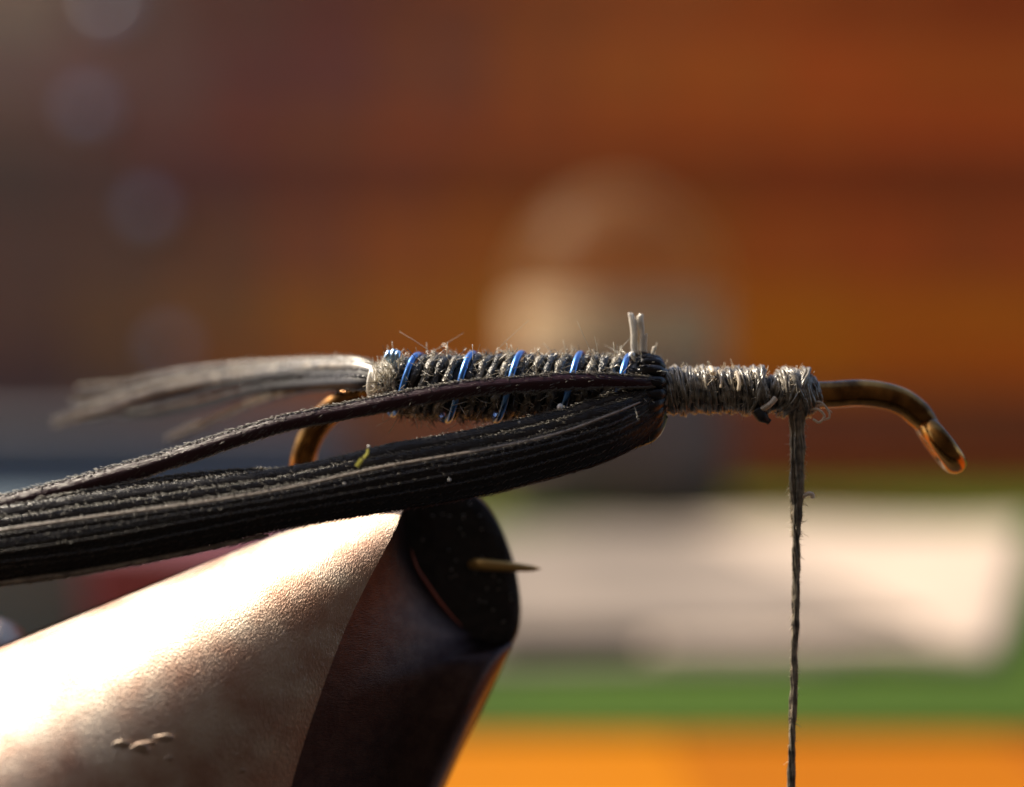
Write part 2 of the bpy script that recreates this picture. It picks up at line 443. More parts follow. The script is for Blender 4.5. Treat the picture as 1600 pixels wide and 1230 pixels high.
knobm = material('dull_steel_knob', (0.42, 0.44, 0.52), 0.45, metal=0.3)
kn0 = None
for (px, py, sz, lab) in ((185, 30, 46, 'highest round grey knob on the plank wall'), (150, 182, 46, 'second round grey knob from the top of the wall, furthest left'),
                      (241, 335, 42, 'third round grey knob from the top, the most violet grey'), (275, 545, 40, 'lowest round grey knob on the wall, just above the tail fibres')):
    rk = sz / 2 * KW * 1.0
    kt = thing('wall_knob', lab, 'knob', 'round grey knobs screwed to the plank wall', loc=((px - 800) * KW, WY - 1.2, (615 - py) * KW))
    a = MB(); lathe(a, [(rk * math.cos(t) + .01, rk * math.sin(t)) for t in np.linspace(-1.57, 1.57, 14)], 0, 0)
    a.v = [np.stack([v[:, 0], -v[:, 2] - rk - 1.0, v[:, 1]], 1) for v in a.v]
    a.build('knob_ball', knobm, kt)
    a = MB(); lathe(a, [(rk * .4, 0.0), (rk * .32, .5), (rk * .32, 2.0)], 0, 0, 20)
    a.v = [np.stack([v[:, 0], -v[:, 2] + .4, v[:, 1]], 1) for v in a.v]
    a.build('knob_stem', knobm, kt)

# ------------------------------------------------------------------ fish hook
hook = thing('fish_hook', 'bronzed fish hook with down-turned eye, clamped by its bend in the vise', 'fish hook')
wr = 0.218
pts = []
for px, py in ((1455, 672), (1438, 650), (1412, 629), (1380, 618), (1340, 614), (1280, 617), (1180, 612), (1040, 610), (900, 610), (760, 611), (640, 611), (592, 612)):
    pts.append(P(px, py, float(np.interp(px, [592, 760, 1250, 1460], [.52, .10, 0, .25]))))
cxh, czh, RH = -2.08, -1.33, 1.36
for k in range(1, 13):
    a = math.pi / 2 + math.pi * k / 13
    pts.append(np.array([cxh + RH * math.cos(a), 0.60 + 0.06 * k, czh + RH * math.sin(a)]))
pts += [np.array([-1.9, YS + .42, -2.74]), np.array([-1.4, YS + .46, -2.76])]
path = spline(pts, 200)
mb = MB(); tube(mb, path, wr * .98 * np.interp(np.arange(200), [0, 3, 9], [.80, .86, 1]), 20)
mb.build('hook_wire', M['bronze'], hook)
# eye: a loop of the same wire seen edge on, bent down
ax = np.array([0.60, 0, -0.80]); ax /= np.linalg.norm(ax)
c0 = P(1469, 693, .27)
vd = c0 - np.array([0, -D, 0]); vd /= np.linalg.norm(vd)
vd = vd * .7 + np.array([0, .3, 0]); vd = vd - ax * (vd @ ax); vd /= np.linalg.norm(vd)
ea = np.linspace(-2.9, 2.9, 60)
el = 0.36
ep = np.array([c0 + ax * (el * math.cos(t) * 1.0) + vd * (el * math.sin(t)) for t in ea])
er = wr * (0.94 - 0.10 * np.abs(np.linspace(-1, 1, 60)))
mb = MB(); tube(mb, ep, er * .92, 18, up=tuple(np.cross(ax, vd)))
mb.build('hook_eye', M['bronze'], hook)
mb = MB()
pp = spline([P(725, 883, YS + .3), P(748, 882, YS - .02), P(790, 885, YS - .08), P(825, 888, YS - .08), P(846, 889, YS - .08)], 30)
tube(mb, pp, np.interp(np.linspace(0, 1, 30), [0, .2, .3, .6, .85, 1], [.07, .095, .1, .075, .045, .004]), 12)
mb.build('hook_point', M['point'], hook)

# ------------------------------------------------------------------ vise
vise = thing('tying_vise', 'steel vise jaws clamping the hook bend, upper side glaring white in the sun', 'vise')
T = P(650, 745, YS)[[0, 2]]
th = math.radians(40.5); al = math.radians(18.5)
apex = T + 3.2 * np.array([math.cos(th - al), math.sin(th - al)])
adir = np.array([-math.cos(th), -math.sin(th)])
def cone_depth(u, w):
    rel = np.array([u, w]) - apex
    s_ = rel @ adir; q = rel[0] * adir[1] - rel[1] * adir[0]
    r = s_ * math.tan(al)
    return YS - math.sqrt(max(r * r - q * q, 0.0))
def on_cone(px, py):
    u, w = (px - 800) / 100, (615 - py) / 100
    Y = 0.0
    for _ in range(30):
        k = (D + Y) / D
        Y = .5 * Y + .5 * cone_depth(u * k, w * k)
    k = (D + Y) / D
    return np.array([u * k, Y, w * k])
C1 = spline([(649, 747), (638, 775), (627, 802), (617, 828), (600, 862), (572, 915), (543, 975), (516, 1043), (492, 1110), (472, 1170), (455, 1230), (430, 1330), (400, 1440)], 90)
C1w = np.array([on_cone(*p) for p in C1])
# cone surface: from the bevel edge along generators away from the apex
A3 = np.array([apex[0], YS, apex[1]])
mb = MB(); ns = 70
V = []; UVs = []
for i, p in enumerate(C1w):
    g = p - A3
    for j in range(ns):
        s_ = 1 + (j / (ns - 1)) ** 1.3 * 5.0
        q = A3 + g * s_
        V.append(q); UVs.append((i / 30, s_))
F = [(i * ns + j, i * ns + j + 1, (i + 1) * ns + j + 1, (i + 1) * ns + j) for i in range(len(C1w) - 1) for j in range(ns - 1)]
# back half of the cone mirrored about the split plane, closing the top silhouette
n0 = len(V)
mb.add(V, F, UVs)
cone = mb.build('near_jaw', M['steel'], vise)
Vb = [np.array([v[0], 2 * YS + .06 - v[1], v[2]]) for v in V]
mb = MB(); mb.add(Vb, [tuple(reversed(f)) for f in F], UVs)
mb.build('far_jaw', M['steel'], vise)
# bevel of the near jaw
C2 = spline([(651, 747), (645, 772), (634, 802), (635, 832), (643, 861), (653, 889), (670, 915), (686, 938), (703, 959), (726, 983), (745, 997), (770, 1003), (800, 1005), (790, 1030), (760, 1090), (718, 1178), (690, 1236), (650, 1320), (600, 1430)], 90)
nb = 40
V = []
for i in range(90):
    a = C1w[i]; 
    b = P(C2[i][0], C2[i][1], YS)
    for j in range(nb):
        v = j / (nb - 1)
        q = a * (1 - v) + b * v
        # the bevel is slightly hollow, then rolls over at its outer edge
        roll = max(0, (v - .66) / .34)
        w_ = np.linalg.norm(a - b)
        q[1] += 0.03 * w_ * math.sin(math.pi * v) - 0.11 * w_ * v ** 4 * (1 - roll ** 3) * 3.6 * min(1, max(0, i - 57) / 12)
        V.append(q)
F = [(i * nb + j, (i + 1) * nb + j, (i + 1) * nb + j + 1, i * nb + j + 1) for i in range(89) for j in range(nb - 1)]
mb = MB(); mb.add(V, F)
mb.build('jaw_bevel', M['bevel'], vise)
# inner face and rounded nose of the far jaw
out = spline([(560, 830), (590, 775), (660, 757), (720, 762), (755, 785), (778, 818), (797, 862), (808, 905), (813, 950), (809, 985), (797, 1012), (762, 1092), (718, 1180), (690, 1240), (640, 1340), (560, 1440)], 80)
layers = [(YS + .03, 0), (YS + .10, -0.02), (YS + .35, -.03), (YS + .7, .06), (YS + 1.1, .3), (YS + 1.6, .9)]
cen = np.array([560, 1000])
V = []; nl = len(layers)
for (Y, sh) in layers:
    for p in out:
        dv = cen - p; dv = dv / np.linalg.norm(dv)
        V.append(P(p[0] + dv[0] * (sh + .02) * 100, p[1] + dv[1] * (sh + .02) * 100, Y))
F = [(l * 80 + i, l * 80 + i + 1, (l + 1) * 80 + i + 1, (l + 1) * 80 + i) for l in range(nl - 1) for i in range(79)]
base = len(V)
for f in np.linspace(0, 1, 12)[1:]:
    for p in out:
        q = np.array(p) * (1 - f) + cen * f
        V.append(P(q[0], q[1], YS + .03 + .01 * math.sin(q[0] * .1)))
prev = 0
for l in range(11):
    cur = base + l * 80
    F += [(prev + i, cur + i, cur + i + 1, prev + i + 1) for i in range(79)]
    prev = cur
mb = MB(); mb.add(V, F)
mb.build('jaw_inner_face', M['jawin'], vise)
# clamp knob behind the cone at the left
mb = MB()
kc = P(-14, 1030, 2.0)
kp = [kc + np.array([-.95, 0, -.55]) * t for t in (-.55, -.5, -.35, 0, .5, 1.2)]
tube(mb, kp, [.02, .42, .60, .66, .66, .66], 32)
mb.build('clamp_knob', M['steel'], vise)
pe = spline([(642, 858), (653, 889), (670, 915), (686, 938), (703, 959), (722, 979)], 60)
mb = MB(); tube(mb, [P(p[0], p[1], YS - .02) for p in pe], .004 + .018 * np.sin(np.linspace(0.05, 3.09, 60)), 10)
mb.build('edge_glint', material('coppery_edge_glint', (0.75, 0.24, 0.16), 0.35, metal=1.0), vise)  # thin coppery strip painted in as the highlight on the jaw edge
mb = MB()
for _ in range(60):
    a_ = rng.uniform(0, 1); px_ = rng.uniform(648, 800); py_ = rng.uniform(785, 995)
    if (px_ - 640) < (py_ - 850) * 1.05 or px_ > 745 + (py_ - 785) * .42: continue
    for _k in range(3):
        hair(mb, P(px_, py_, YS + .01), (rng.normal(0, 1), -.6, rng.normal(0, 1)), rng.uniform(.02, .05), rng.uniform(.008, .02))
mb.build('jaw_grit', M['jawgrit'], vise, kind='stuff')
# drops of solder and grit on the cone
mb = MB()
for (px, py, r) in ((188, 1166, .12), (218, 1172, .15), (252, 1155, .13), (232, 1162, .09), (262, 1186, .07), (377, 1205, .06)):
    q = on_cone(px, py)
    nn, mm = 12, 8
    Vv = [q + r * np.array([math.cos(a) * math.cos(b) * (1.2 + .3 * math.sin(3 * a + px)), math.sin(b) * .12, math.sin(a) * math.cos(b) * (.6 + .2 * math.cos(2 * a + py))]) for b in np.linspace(-1.55, 1.55, mm) for a in np.linspace(0, 2 * math.pi, nn, endpoint=False)]
    Fq = [(j * nn + i, j * nn + (i + 1) % nn, (j + 1) * nn + (i + 1) % nn, (j + 1) * nn + i) for j in range(mm - 1) for i in range(nn)]
    mb.add(Vv, Fq)
mb.build('metal_burrs', M['steel'], vise, kind='stuff')

# ------------------------------------------------------------------ fly body
body = thing('fly_body', 'fuzzy dark herl fly body ribbed with blue wire, wound on the hook shank', 'fly body')
X0, X1 = -2.02, 2.28
def brad(x):
    return float(np.interp(x, [-2.1, -1.8, -1.4, 0, 1.4, 1.9, 2.3], [.22, .33, .39, .41, .40, .36, .30]))
def bz(x): return 0.10 if x > -1 else 0.10
mb = MB()
xs = np.linspace(X0 - .05, X1, 60)
tube(mb, [(x, 0, bz(x)) for x in xs], [brad(x) for x in xs], 24)
mb.build('underbody', M['core'], body)
pitch = 0.83
def helix(xa, phase, rad, turns=1.0, n=40):
    """one turn about the shank; phase 0 starts at the back"""
    out = []
    for t in np.linspace(0, turns, n):
        a = 2 * math.pi * t + phase
        x = xa + pitch * t
        r = brad(x) + rad
        # lean: top of each turn sits to the right of its bottom on the near side
        out.append((x, -r * math.cos(a), bz(x) + r * math.sin(a)))
    return np.array(out)
# near side angle 0 = towards camera; a=-pi/2 bottom, a=+pi/2 top
fz = MB(); fzd = MB()
def fuzz_along(path, n, lmin, lmax, rmin, rmax, mbx, frac_out=1.0, axis=0.7):
    for _ in range(n):
        i = rng.integers(0, len(path))
        p = path[i]
        c = np.array([p[0], 0, bz(p[0])])
        o = p - c; o /= np.linalg.norm(o)
        jit = rng.normal(0, .5, 3)
        d = o * frac_out + jit * .75 + np.array([rng.normal(0, axis), 0, 0])
        if d @ o < 0.05: d = d + o * (0.25 - d @ o)
        ln = rng.uniform(lmin, lmax)
        if rng.random() < .05: ln *= 1.8
        hair(mbx, p + o * .02, d, ln, rng.uniform(rmin, rmax), bend=rng.normal(0, .6, 3), seg=5, rtip=.6)
xs0 = X0 - 1.0
kt = 0
wire_x0 = -1.98 - pitch * .25     # wire crosses the near side about here
for k in range(-1, 6):
    for sft in range(4):
        xa = X0 + k * pitch + 0.47 + sft * 0.175
        pth = helix(xa - pitch * .25, -math.pi / 2, .045)
        sel = (pth[:, 0] > X0 - .02) & (pth[:, 0] < X1)
        pth = pth[sel]
        if len(pth) < 8: continue
        pth = pth + rng.normal(0, .006, pth.shape)
        n = len(pth)
        m_ = MB()
        rr = .068 * (1 + .22 * np.sin(np.linspace(0, 40, n) + rng.uniform(0, 6)))
        tube(m_, pth, rr, 8, up=(1, 0.01, 0))
        m_.build('herl_wrap', M['herl' if sft % 2 else 'herl_black'], body)
        fuzz_along(pth, int(110 * n / 40), .05, .13, .006, .012, fzd, .6)
        fuzz_along(pth, int((130 if sft % 2 else 45) * n / 40), .05, .15, .006, .012, fz, .6)
for _ in range(90):        # long stray hairs
    x = rng.uniform(-2.0, 2.2); a = rng.uniform(-1.4, 2.6)
    o_ = np.array([0, -math.cos(a), math.sin(a)])
    hair(fz, np.array([x, 0, .10]) + o_ * .46, o_ + rng.normal(0, .7, 3), rng.uniform(.12, .30), .006, bend=rng.normal(0, .9, 3), seg=7, rtip=.4)
m_ = MB()
for (xa, ya, xb, yb) in ((610, 566, 616, 548), (619, 560, 622, 551), (604, 560, 608, 551)):
    tube(m_, spline([P(xa, ya, -.30), P((xa + xb) / 2, (ya + yb) / 2, -.33), P(xb, yb, -.28)], 10), .05, 10)
m_.build('wire_end', material('pale_blue_wire_end', (0.55, 0.78, 0.98), .35, metal=1.0), body)
for _ in range(420):
    x = rng.uniform(-2.12, -1.72); a = rng.uniform(-.6, 2.6)
    o_ = np.array([0, -math.cos(a), math.sin(a)]); r_ = .30 if x < -1.95 else .40
    hair(fz, np.array([x, 0, .10]) + o_ * r_, o_ + rng.normal(0, .6, 3), rng.uniform(.05, .17), rng.uniform(.007, .013), bend=rng.normal(0, .5, 3), seg=5, rtip=.6)
fz.build('herl_fuzz', M['fuzz'], body, kind='stuff')
fzd.build('dark_herl_fuzz', M['fuzz_dark'], body, kind='stuff')
for k in range(-1, 6):
    pth = helix(X0 + .02 + (k - .25) * pitch + .33 + (.0, .03, -.04, .05, -.02, .03, 0)[k], -math.pi / 2, .118, n=56)
    pth = pth[(pth[:, 0] > X0 + .05) & (pth[:, 0] < X1 - .1)]
    if len(pth) < 6: continue
    m_ = MB(); tube(m_, pth, .055, 12, up=(1, .01, 0))
    m_.build('wire_rib', M['wire'], body)
# pale thread wound where the tail is tied in
for k in range(5):
    x = -2.17 + k * .085
    m_ = MB()
    rr = .24 + .035 * k
    for f in range(4):
        a = np.linspace(0, 2 * math.pi, 30)
        ph = rng.uniform(0, 6)
        pth = np.stack([x + (f - 1.5) * .02 + .02 * np.sin(a * 2 + ph), (rr + .012 * np.sin(3 * a + ph)) * np.sin(a), bz(x) + .05 + (rr + .012 * np.sin(3 * a + ph)) * np.cos(a)], 1)
        tube(m_, pth, .034, 6, up=(1, .01, 0), caps=False)
    m_.build('tail_binding', M['tagw'], body)

# ------------------------------------------------------------------ upright tag fibres
tagf = thing('fibre_tag', 'tuft of two bright clipped fibre ends standing up on the body', 'fibre')
for pts_, r in (([(996, 572), (989, 545), (990, 520), (988, 500), (984, 487)], (.022, .022, .036, .04, .02)),
                ([(1004, 565), (1003, 540), (1004, 520), (1001, 505), (1001, 493)], (.02, .02, .02, .036, .03)),
                ([(1008, 560), (1007, 540), (1008, 523)], (.018, .018, .006)),
                ([(998, 575), (996, 545), (993, 526)], (.015, .015, .006)),
                ([(1017, 575), (1019, 555), (1023, 543)], (.02, .012, .022))):
    pth = spline([P(x, y, -.02) for x, y in pts_], 24)
    m_ = MB()
    for q in range(3):
        off = rng.normal(0, .012, (1, 3))
        tube(m_, pth + off * np.linspace(.3, 1.4, 24)[:, None], np.interp(np.linspace(0, 1, 24), np.linspace(0, 1, len(r)), r) * 1.15, 6)
    m_.build('fibre_end', M['tagw'], tagf)

# ------------------------------------------------------------------ feather barbs
def barb(parent, pts, wid, dep, n=220, ridge=0.0, hair_edges=(1, 1), hairs=420, hl=(.06, .11), hr=(.0045, .0075),
         mat='barb', hmat='barbule', tilt=0.0, surf=0, name='barb', rv=.5, spread=.42):
    path = spline([P(*p) for p in pts], n)
    wseg = np.linspace(0, 1, len(wid))
    w = np.interp(np.linspace(0, 1, n), wseg, wid) * (1 + .05 * np.interp(np.arange(n), np.arange(0, n + 9, 9), rng.normal(0, 1, len(np.arange(0, n + 9, 9)))))
    mb = MB()
    def prof(a):
        c, s_ = np.cos(a), np.sin(a)
        return c, s_ * (1 - .35 * np.abs(c)) + ridge * np.exp(-((a - math.pi / 2) / .28) ** 2)
    tube(mb, path, w, 24, rb=np.asarray(w) * dep, prof=prof, twist=tilt)
    o = mb.build(name, M[mat], parent)
    t, s, b = frames(path)
    tw = tilt
    s, b = s * math.cos(tw) + b * math.sin(tw), b * math.cos(tw) - s * math.sin(tw)
    hb = MB()
    for side, amt in ((1, hair_edges[0]), (-1, hair_edges[1])):
        nh = int(hairs * amt * 1.35)
        for q_ in range(nh):
            i = int(np.clip(2 + (n - 5) * (q_ + rng.uniform(-.3, .3)) / max(1, nh), 2, n - 3))
            ed = rng.uniform(.80, 1.0)
            p = path[i] + s[i] * side * w[i] * ed + b[i] * w[i] * dep * math.sqrt(max(0, 1 - ed * ed)) * .8
            # barbules point towards the tip (away from the tie-in) and outwards
            d = t[i] + s[i] * side * rng.uniform(spread * .8, spread * 1.15) + b[i] * rng.normal(.03, .05)
            hair(hb, p, d, rng.uniform(*hl), rng.uniform(*hr), bend=s[i] * side * rng.normal(-.1, .15), seg=3)
    for _ in range(surf):
        i = rng.integers(2, n - 2); a = rng.uniform(.15, math.pi - .15)
        c_, sn = math.cos(a), math.sin(a)
        p = path[i] + s[i] * w[i] * c_ + b[i] * w[i] * dep * sn * (1 - .35 * abs(c_))
        d = t[i] + s[i] * rng.uniform(.2, .6) * (1 if c_ > 0 else -1) + b[i] * rng.uniform(.02, .16)
        hair(hb, p, d, rng.uniform(.04, .10), rng.uniform(.003, .006), seg=3)
    if hb.n:
        hb.build('barbules', M[hmat], o, kind='stuff')
    return o

bundle = thing('feather_fibre_bundle', 'thick dark bundle of feather barbs sweeping left from the thread wraps', 'feather')
sx = [1036, 1000, 950, 870, 750, 600, 450, 300, 150, 0, -70]
YL = dict(zip([1036, 1000, 950, 870, 750, 600, 450, 300, 150, 0, -70], [-.36, -.50, -.58, -.66, -.74, -.84, -.95, -1.02, -1.06, -1.1, -1.1]))
U = dict(zip(sx, [594, 603, 618, 645, 672, 700, 733, 752, 772, 795, 806]))
Lo = dict(zip(sx, [652, 692, 720, 745, 776, 802, 826, 860, 890, 909, 920]))
def lane(f, Y0=-.5, bul=.25, wob=0):
    out = []
    for i, x in enumerate(sx):
        y = U[x] + (Lo[x] - U[x]) * f
        y += wob * math.sin(i * 1.7 + f * 9)
        conv = min(1, (1036 - x) / 90.0)
        out.append((x, y, YL[x] + (Y0 + .5) * conv - bul * math.sin(math.pi * f) * conv))
    return out
W_ = (.05, .08, .10, .115, .12, .115, .11, .11, .11, .11, .11)
def rib(f, bul, w, m='ridge', x1=1000, wob=1.2):
    o = [q for q in lane(f, bul=bul, wob=wob) if q[0] <= x1]
    return barb(bundle, o, [w * (.6 if x1 >= 900 else .05)] + [w] * 3 + [w * 1.15], .9, hair_edges=(.3, .3), hairs=160, hl=(.03, .06), hr=(.004, .007), mat=m, surf=60, name='barb_stem')
barb(bundle, lane(.09), [w * 1.15 for w in W_], .24, hair_edges=(.4, 1.6), hairs=520, surf=260, tilt=-.35)
rib(.17, .30, .012, x1=940)
barb(bundle, lane(.25), [w * 1.1 for w in W_], .26, hair_edges=(.6, .6), hairs=420, surf=300, tilt=-.2)
rib(.31, .42, .022, wob=2)
barb(bundle, lane(.41), [w * 1.15 for w in W_], .24, hair_edges=(1, .8), hairs=420, surf=300, tilt=-.1)
rib(.50, .42, .013, x1=300, m='barb')
barb(bundle, lane(.56), [w * 1.25 for w in W_], .22, hair_edges=(.6, .6), hairs=260, surf=200, tilt=.1, hmat='barbule_dark')
barb(bundle, lane(.70), [w * 1.25 for w in W_], .22, hair_edges=(.4, .4), hairs=200, surf=90, tilt=.2, hmat='barbule_dark')
rib(.45, .42, .010, m='stem')
rib(.36, .45, .008, m='stem', x1=900)
rib(.58, .42, .009, m='stem')
rib(.73, .36, .008, m='stem')
rib(.06, .2, .010, m='stem')
barb(bundle, lane(.82, bul=.18), [w * 1.1 for w in W_], .24, hair_edges=(.4, .4), hairs=200, surf=60, tilt=.3, hmat='barbule_dark')
barb(bundle, lane(.92, bul=.10), [w * .62 for w in W_], .5, hair_edges=(.2, 1.6), hairs=560, surf=60, tilt=.3, hmat='barbule_red')
barb(bundle, lane(.5, Y0=-.38, bul=.0), [w * 3.1 for w in W_], .12, hair_edges=(0, 0), hairs=0)
# frayed pale lower fringe at the left end
barb(bundle, [(420, 836, -.98), (300, 862, -1.04), (200, 881, -1.07), (100, 898, -1.1), (0, 911, -1.1), (-70, 922, -1.1)], (.02, .035, .04, .04, .045), .8,
     hair_edges=(1, 1), hairs=260, mat='tail', hl=(.05, .11))

single = thing('feather_fibre', 'single long slender feather barb crossing in front of the fly body', 'feather')
barb(single, [(1034, 597, -.42), (1000, 597, -.55), (930, 595, -.66), (840, 599, -.72), (740, 607, -.74), (640, 623, -.74), (540, 643, -.72), (440, 663, -.76), (340, 694, -.80), (230, 730, -.84), (110, 764, -.9), (0, 792, -.95), (-70, 812, -.95)],
     (.05, .09, .12, .125, .13, .125, .13, .13, .13, .15, .16, .17, .18), .55, n=260, ridge=.0, hair_edges=(.8, 1.0), hairs=620, hl=(.06, .12), surf=420, mat='barb_red', tilt=-.2)
second = thing('feather_fibre', 'thin feather barb lying between the single barb and the thick bundle', 'feather')
barb(second, [(470, 738, -.82), (380, 741, -.86), (280, 750, -.9), (180, 768, -.95), (90, 784, -1.0), (0, 800, -1.0), (-70, 812, -1.0)],
     (.05, .08, .09, .09, .08, .08), .5, n=120, hair_edges=(1, .5), hairs=320, surf=260)

# short dark butts over the top of the body beside the thread
butts = thing('barb_butts', 'short dark barb butts folded over the body beside the thread wraps', 'feather')
for i in range(7):
    a = -0.2 + i * .42
    r = .40
    def q(x, rr): return (x, -rr * math.cos(a), .08 + rr * math.sin(a))
    pth = spline([q(2.34, .36), q(2.24, .43), q(2.08, .46), q(1.94 - .03 * (i % 3), .42)], 26)
    m_ = MB(); tube(m_, pth, np.interp(np.linspace(0, 1, 26), [0, .3, .8, 1], [.07, .10, .09, .03]), 10, up=(0, -math.cos(a), math.sin(a)))
    for _ in range(50):
        k = rng.integers(0, 26)
        o_ = pth[k] - np.array([pth[k][0], 0, .08]); o_ /= np.linalg.norm(o_)
        hair(m_, pth[k] + o_ * .08, np.array([-1, 0, 0]) + o_ * rng.uniform(.1, .7) + rng.normal(0, .2, 3), rng.uniform(.05, .12), .008)
    m_.build('barb_butt', M['barb'], butts)
# ventral dark curve under the shank beside thread
for i in range(4):
    pth = spline([P(1036, 622 + 9 * i, -.30 + .05 * i), P(1020, 634 + 14 * i, -.42 + .05 * i), P(985, 650 + 14 * i, -.5 + .05 * i), P(920, 672 + 14 * i, -.5)], 24)
    m_ = MB(); tube(m_, pth, np.interp(np.linspace(0, 1, 24), [0, .4, 1], [.09, .12, .08]), 10)
    for _ in range(60):
        k = rng.integers(0, 24)
        hair(m_, pth[k] + np.array([0, -.06, -.09]), np.array([-1, -.2, -.4]) + rng.normal(0, .3, 3), rng.uniform(.05, .11), .007)
    m_.build('barb_butt', M['barb'], butts)

# ------------------------------------------------------------------ tail
tail = thing('tail_fibres', 'pale fuzzy tail of feather fibres pointing left, tips out of focus', 'tail')
tp = [
 ([(606, 590, .0), (560, 574, .2), (480, 574, .8), (380, 584, 1.7), (280, 600, 2.6), (190, 624, 3.3), (120, 650, 3.8), (84, 664, 4.1)], (.06, .08, .08, .07, .07, .08, .07, .03), 'tail'),
 ([(606, 586, .1), (560, 566, .3), (480, 565, .9), (380, 571, 1.8), (280, 584, 2.7), (200, 601, 3.4), (150, 606, 3.8), (122, 606, 4.0)], (.05, .065, .06, .055, .055, .05, .04, .02), 'tail'),
 ([(606, 596, -.1), (560, 588, .1), (470, 590, .8), (380, 598, 1.6), (300, 612, 2.4), (240, 628, 3.0), (190, 650, 3.5)], (.08, .10, .09, .07, .05, .04, .02), 'tail_dark'),
 ([(606, 602, -.15), (560, 599, .0), (480, 602, .6), (400, 610, 1.2), (330, 628, 2.0), (250, 644, 2.7), (190, 652, 3.2)], (.07, .10, .09, .07, .06, .06, .03), 'tail_dark'),
 ([(520, 604, .5), (460, 612, .9), (410, 624, 1.3), (350, 648, 2.1), (300, 670, 2.8), (262, 688, 3.2)], (.02, .035, .04, .04, .04, .02), 'tail'),
 ([(600, 590, .1), (540, 578, .4), (440, 579, 1.1), (330, 592, 2.1), (230, 612, 3.0), (150, 628, 3.7), (112, 628, 3.9)], (.05, .06, .06, .06, .05, .04, .02), 'tail'),
 ([(600, 594, .0), (540, 586, .3), (440, 588, 1.0), (340, 606, 2.0), (250, 626, 2.9), (160, 652, 3.7), (105, 655, 4.0)], (.05, .06, .06, .055, .05, .03, .015), 'tail_dark'),
]
for pts_, wd, mt in tp:
    barb(tail, [(a_, b_, 4.5 * (max(c_, 0) / 4.1) ** .7) for a_, b_, c_ in pts_], [q * 1.1 for q in wd], .6, n=90, hair_edges=(1, 1), hairs=160, hl=(.06, .12), hr=(.008, .013), mat=mt, hmat='barbule' if mt == 'tail' else 'barbule_dark', surf=60)

# ------------------------------------------------------------------ tying thread
thr = thing('tying_thread', 'grey tying thread wound round the shank with its end hanging straight down', 'thread')
def wrap(xc, rad, tilt, cz=.04, nf=7, width=.10, fr=.020, rough_=.014, mat='thread', squash=1.0):
    m_ = MB()
    for f in range(nf):
        a = np.linspace(0, 2 * math.pi, 44)
        off = (f - (nf - 1) / 2) * width / nf
        ph = rng.uniform(0, 6, 3)
        rr = rad + rough_ * (np.sin(3 * a + ph[0]) + .7 * np.sin(7 * a + ph[1])) + rng.uniform(0, .025) - 2.2 * off * off / width
        x = xc + off + tilt * np.sin(a) + .010 * np.sin(5 * a + ph[2]) + .012 * np.sin(2 * a + ph[0])
        pth = np.stack([x, -rr * np.cos(a), cz + rr * squash * np.sin(a)], 1)
        tube(m_, pth, fr * rng.uniform(.75, 1.2), 6, up=(1, .01, 0), caps=False)
    m_.build('thread_wrap', M[mat], thr)
x = 2.33; k = 0
while x < 3.98:
    rad = float(np.interp(x, [2.3, 2.5, 3.0, 3.4, 3.7, 3.98], [.365, .355, .345, .335, .35, .33])) + rng.normal(0, .008)
    wrap(x, rad, -.03 + rng.normal(0, .02), cz=.045)
    x += .098 + rng.uniform(-.01, .012); k += 1
wrap(3.78, .37, .12, cz=.04); wrap(3.86, .36, -.10, cz=.04)
for x in (4.02, 4.09): wrap(x, .24, 0.05, cz=.03, width=.08)
for x, r, t_l in ((4.18, .30, .08), (4.24, .33, -.05), (4.31, .35, .10), (4.38, .36, -.08), (4.46, .35, .12), (4.53, .33, -.10), (4.60, .30, -.08), (4.67, .26, -.06), (4.73, .22, -.05), (4.40, .375, .2), (4.44, .37, -.18)):
    wrap(x, r, t_l, cz=.02)
# core under the wraps
m_ = MB(); xs = np.linspace(2.3, 4.74, 50)
tube(m_, [(x, 0, .04) for x in xs], [float(np.interp(x, [2.3, 3.9, 4.0, 4.12, 4.2, 4.5, 4.74], [.34, .33, .22, .22, .29, .32, .2])) for x in xs], 24)
m_.build('thread_base', M['core'], thr)
# hanging strand
m_ = MB()
zs = [(1247, 636), (1246, 700), (1245, 760), (1244, 812), (1244, 850), (1244, 900), (1243, 960), (1241, 1020), (1240, 1080), (1238, 1140), (1237, 1200), (1234, 1300)]
cp = spline([P(x, y, -.12 + .0 * i) for i, (x, y) in enumerate(zs)], 240)
yy = (615 - cp[:, 2] * 100)
rad = np.interp(yy, [630, 700, 780, 815, 840, 900, 1000, 1100, 1230], [.12, .11, .095, .068, .055, .050, .047, .045, .052])
rad = rad * (1 + .06 * np.sin(yy * .11) + .05 * np.sin(yy * .053))
for f in range(34):
    ph = rng.uniform(0, 6.28); q = math.sqrt(rng.uniform(.25, 1.0))
    tw = np.interp(yy, [630, 820, 1230], [0, 1.0, 5]) + ph
    pth = cp + np.stack([np.cos(tw) * rad * q, np.sin(tw) * rad * q, 0 * tw], 1)
    pth[:, 0] += .010 * np.sin(yy * .07 + ph * 3) + .004 * np.sin(yy * .23 + ph)
    tube(m_, pth, .017 * np.interp(yy, [630, 830, 1230], [1.1, .8, .75]), 6, up=(0, -1, 0.01))
m_.build('hanging_strand', M['thread'], thr)
m_ = MB()
for _ in range(420):
    i = rng.integers(0, 225) if rng.random() < .35 else rng.integers(0, 80)
    sd = rng.choice([-1, 1])
    p = cp[i] + np.array([sd * rad[i] * .9, -.02, 0])
    hair(m_, p, (sd * rng.uniform(.1, .6), rng.normal(0, .4), -1 + rng.normal(0, .5)), rng.uniform(.03, .08), .006, bend=rng.normal(0, .5, 3))
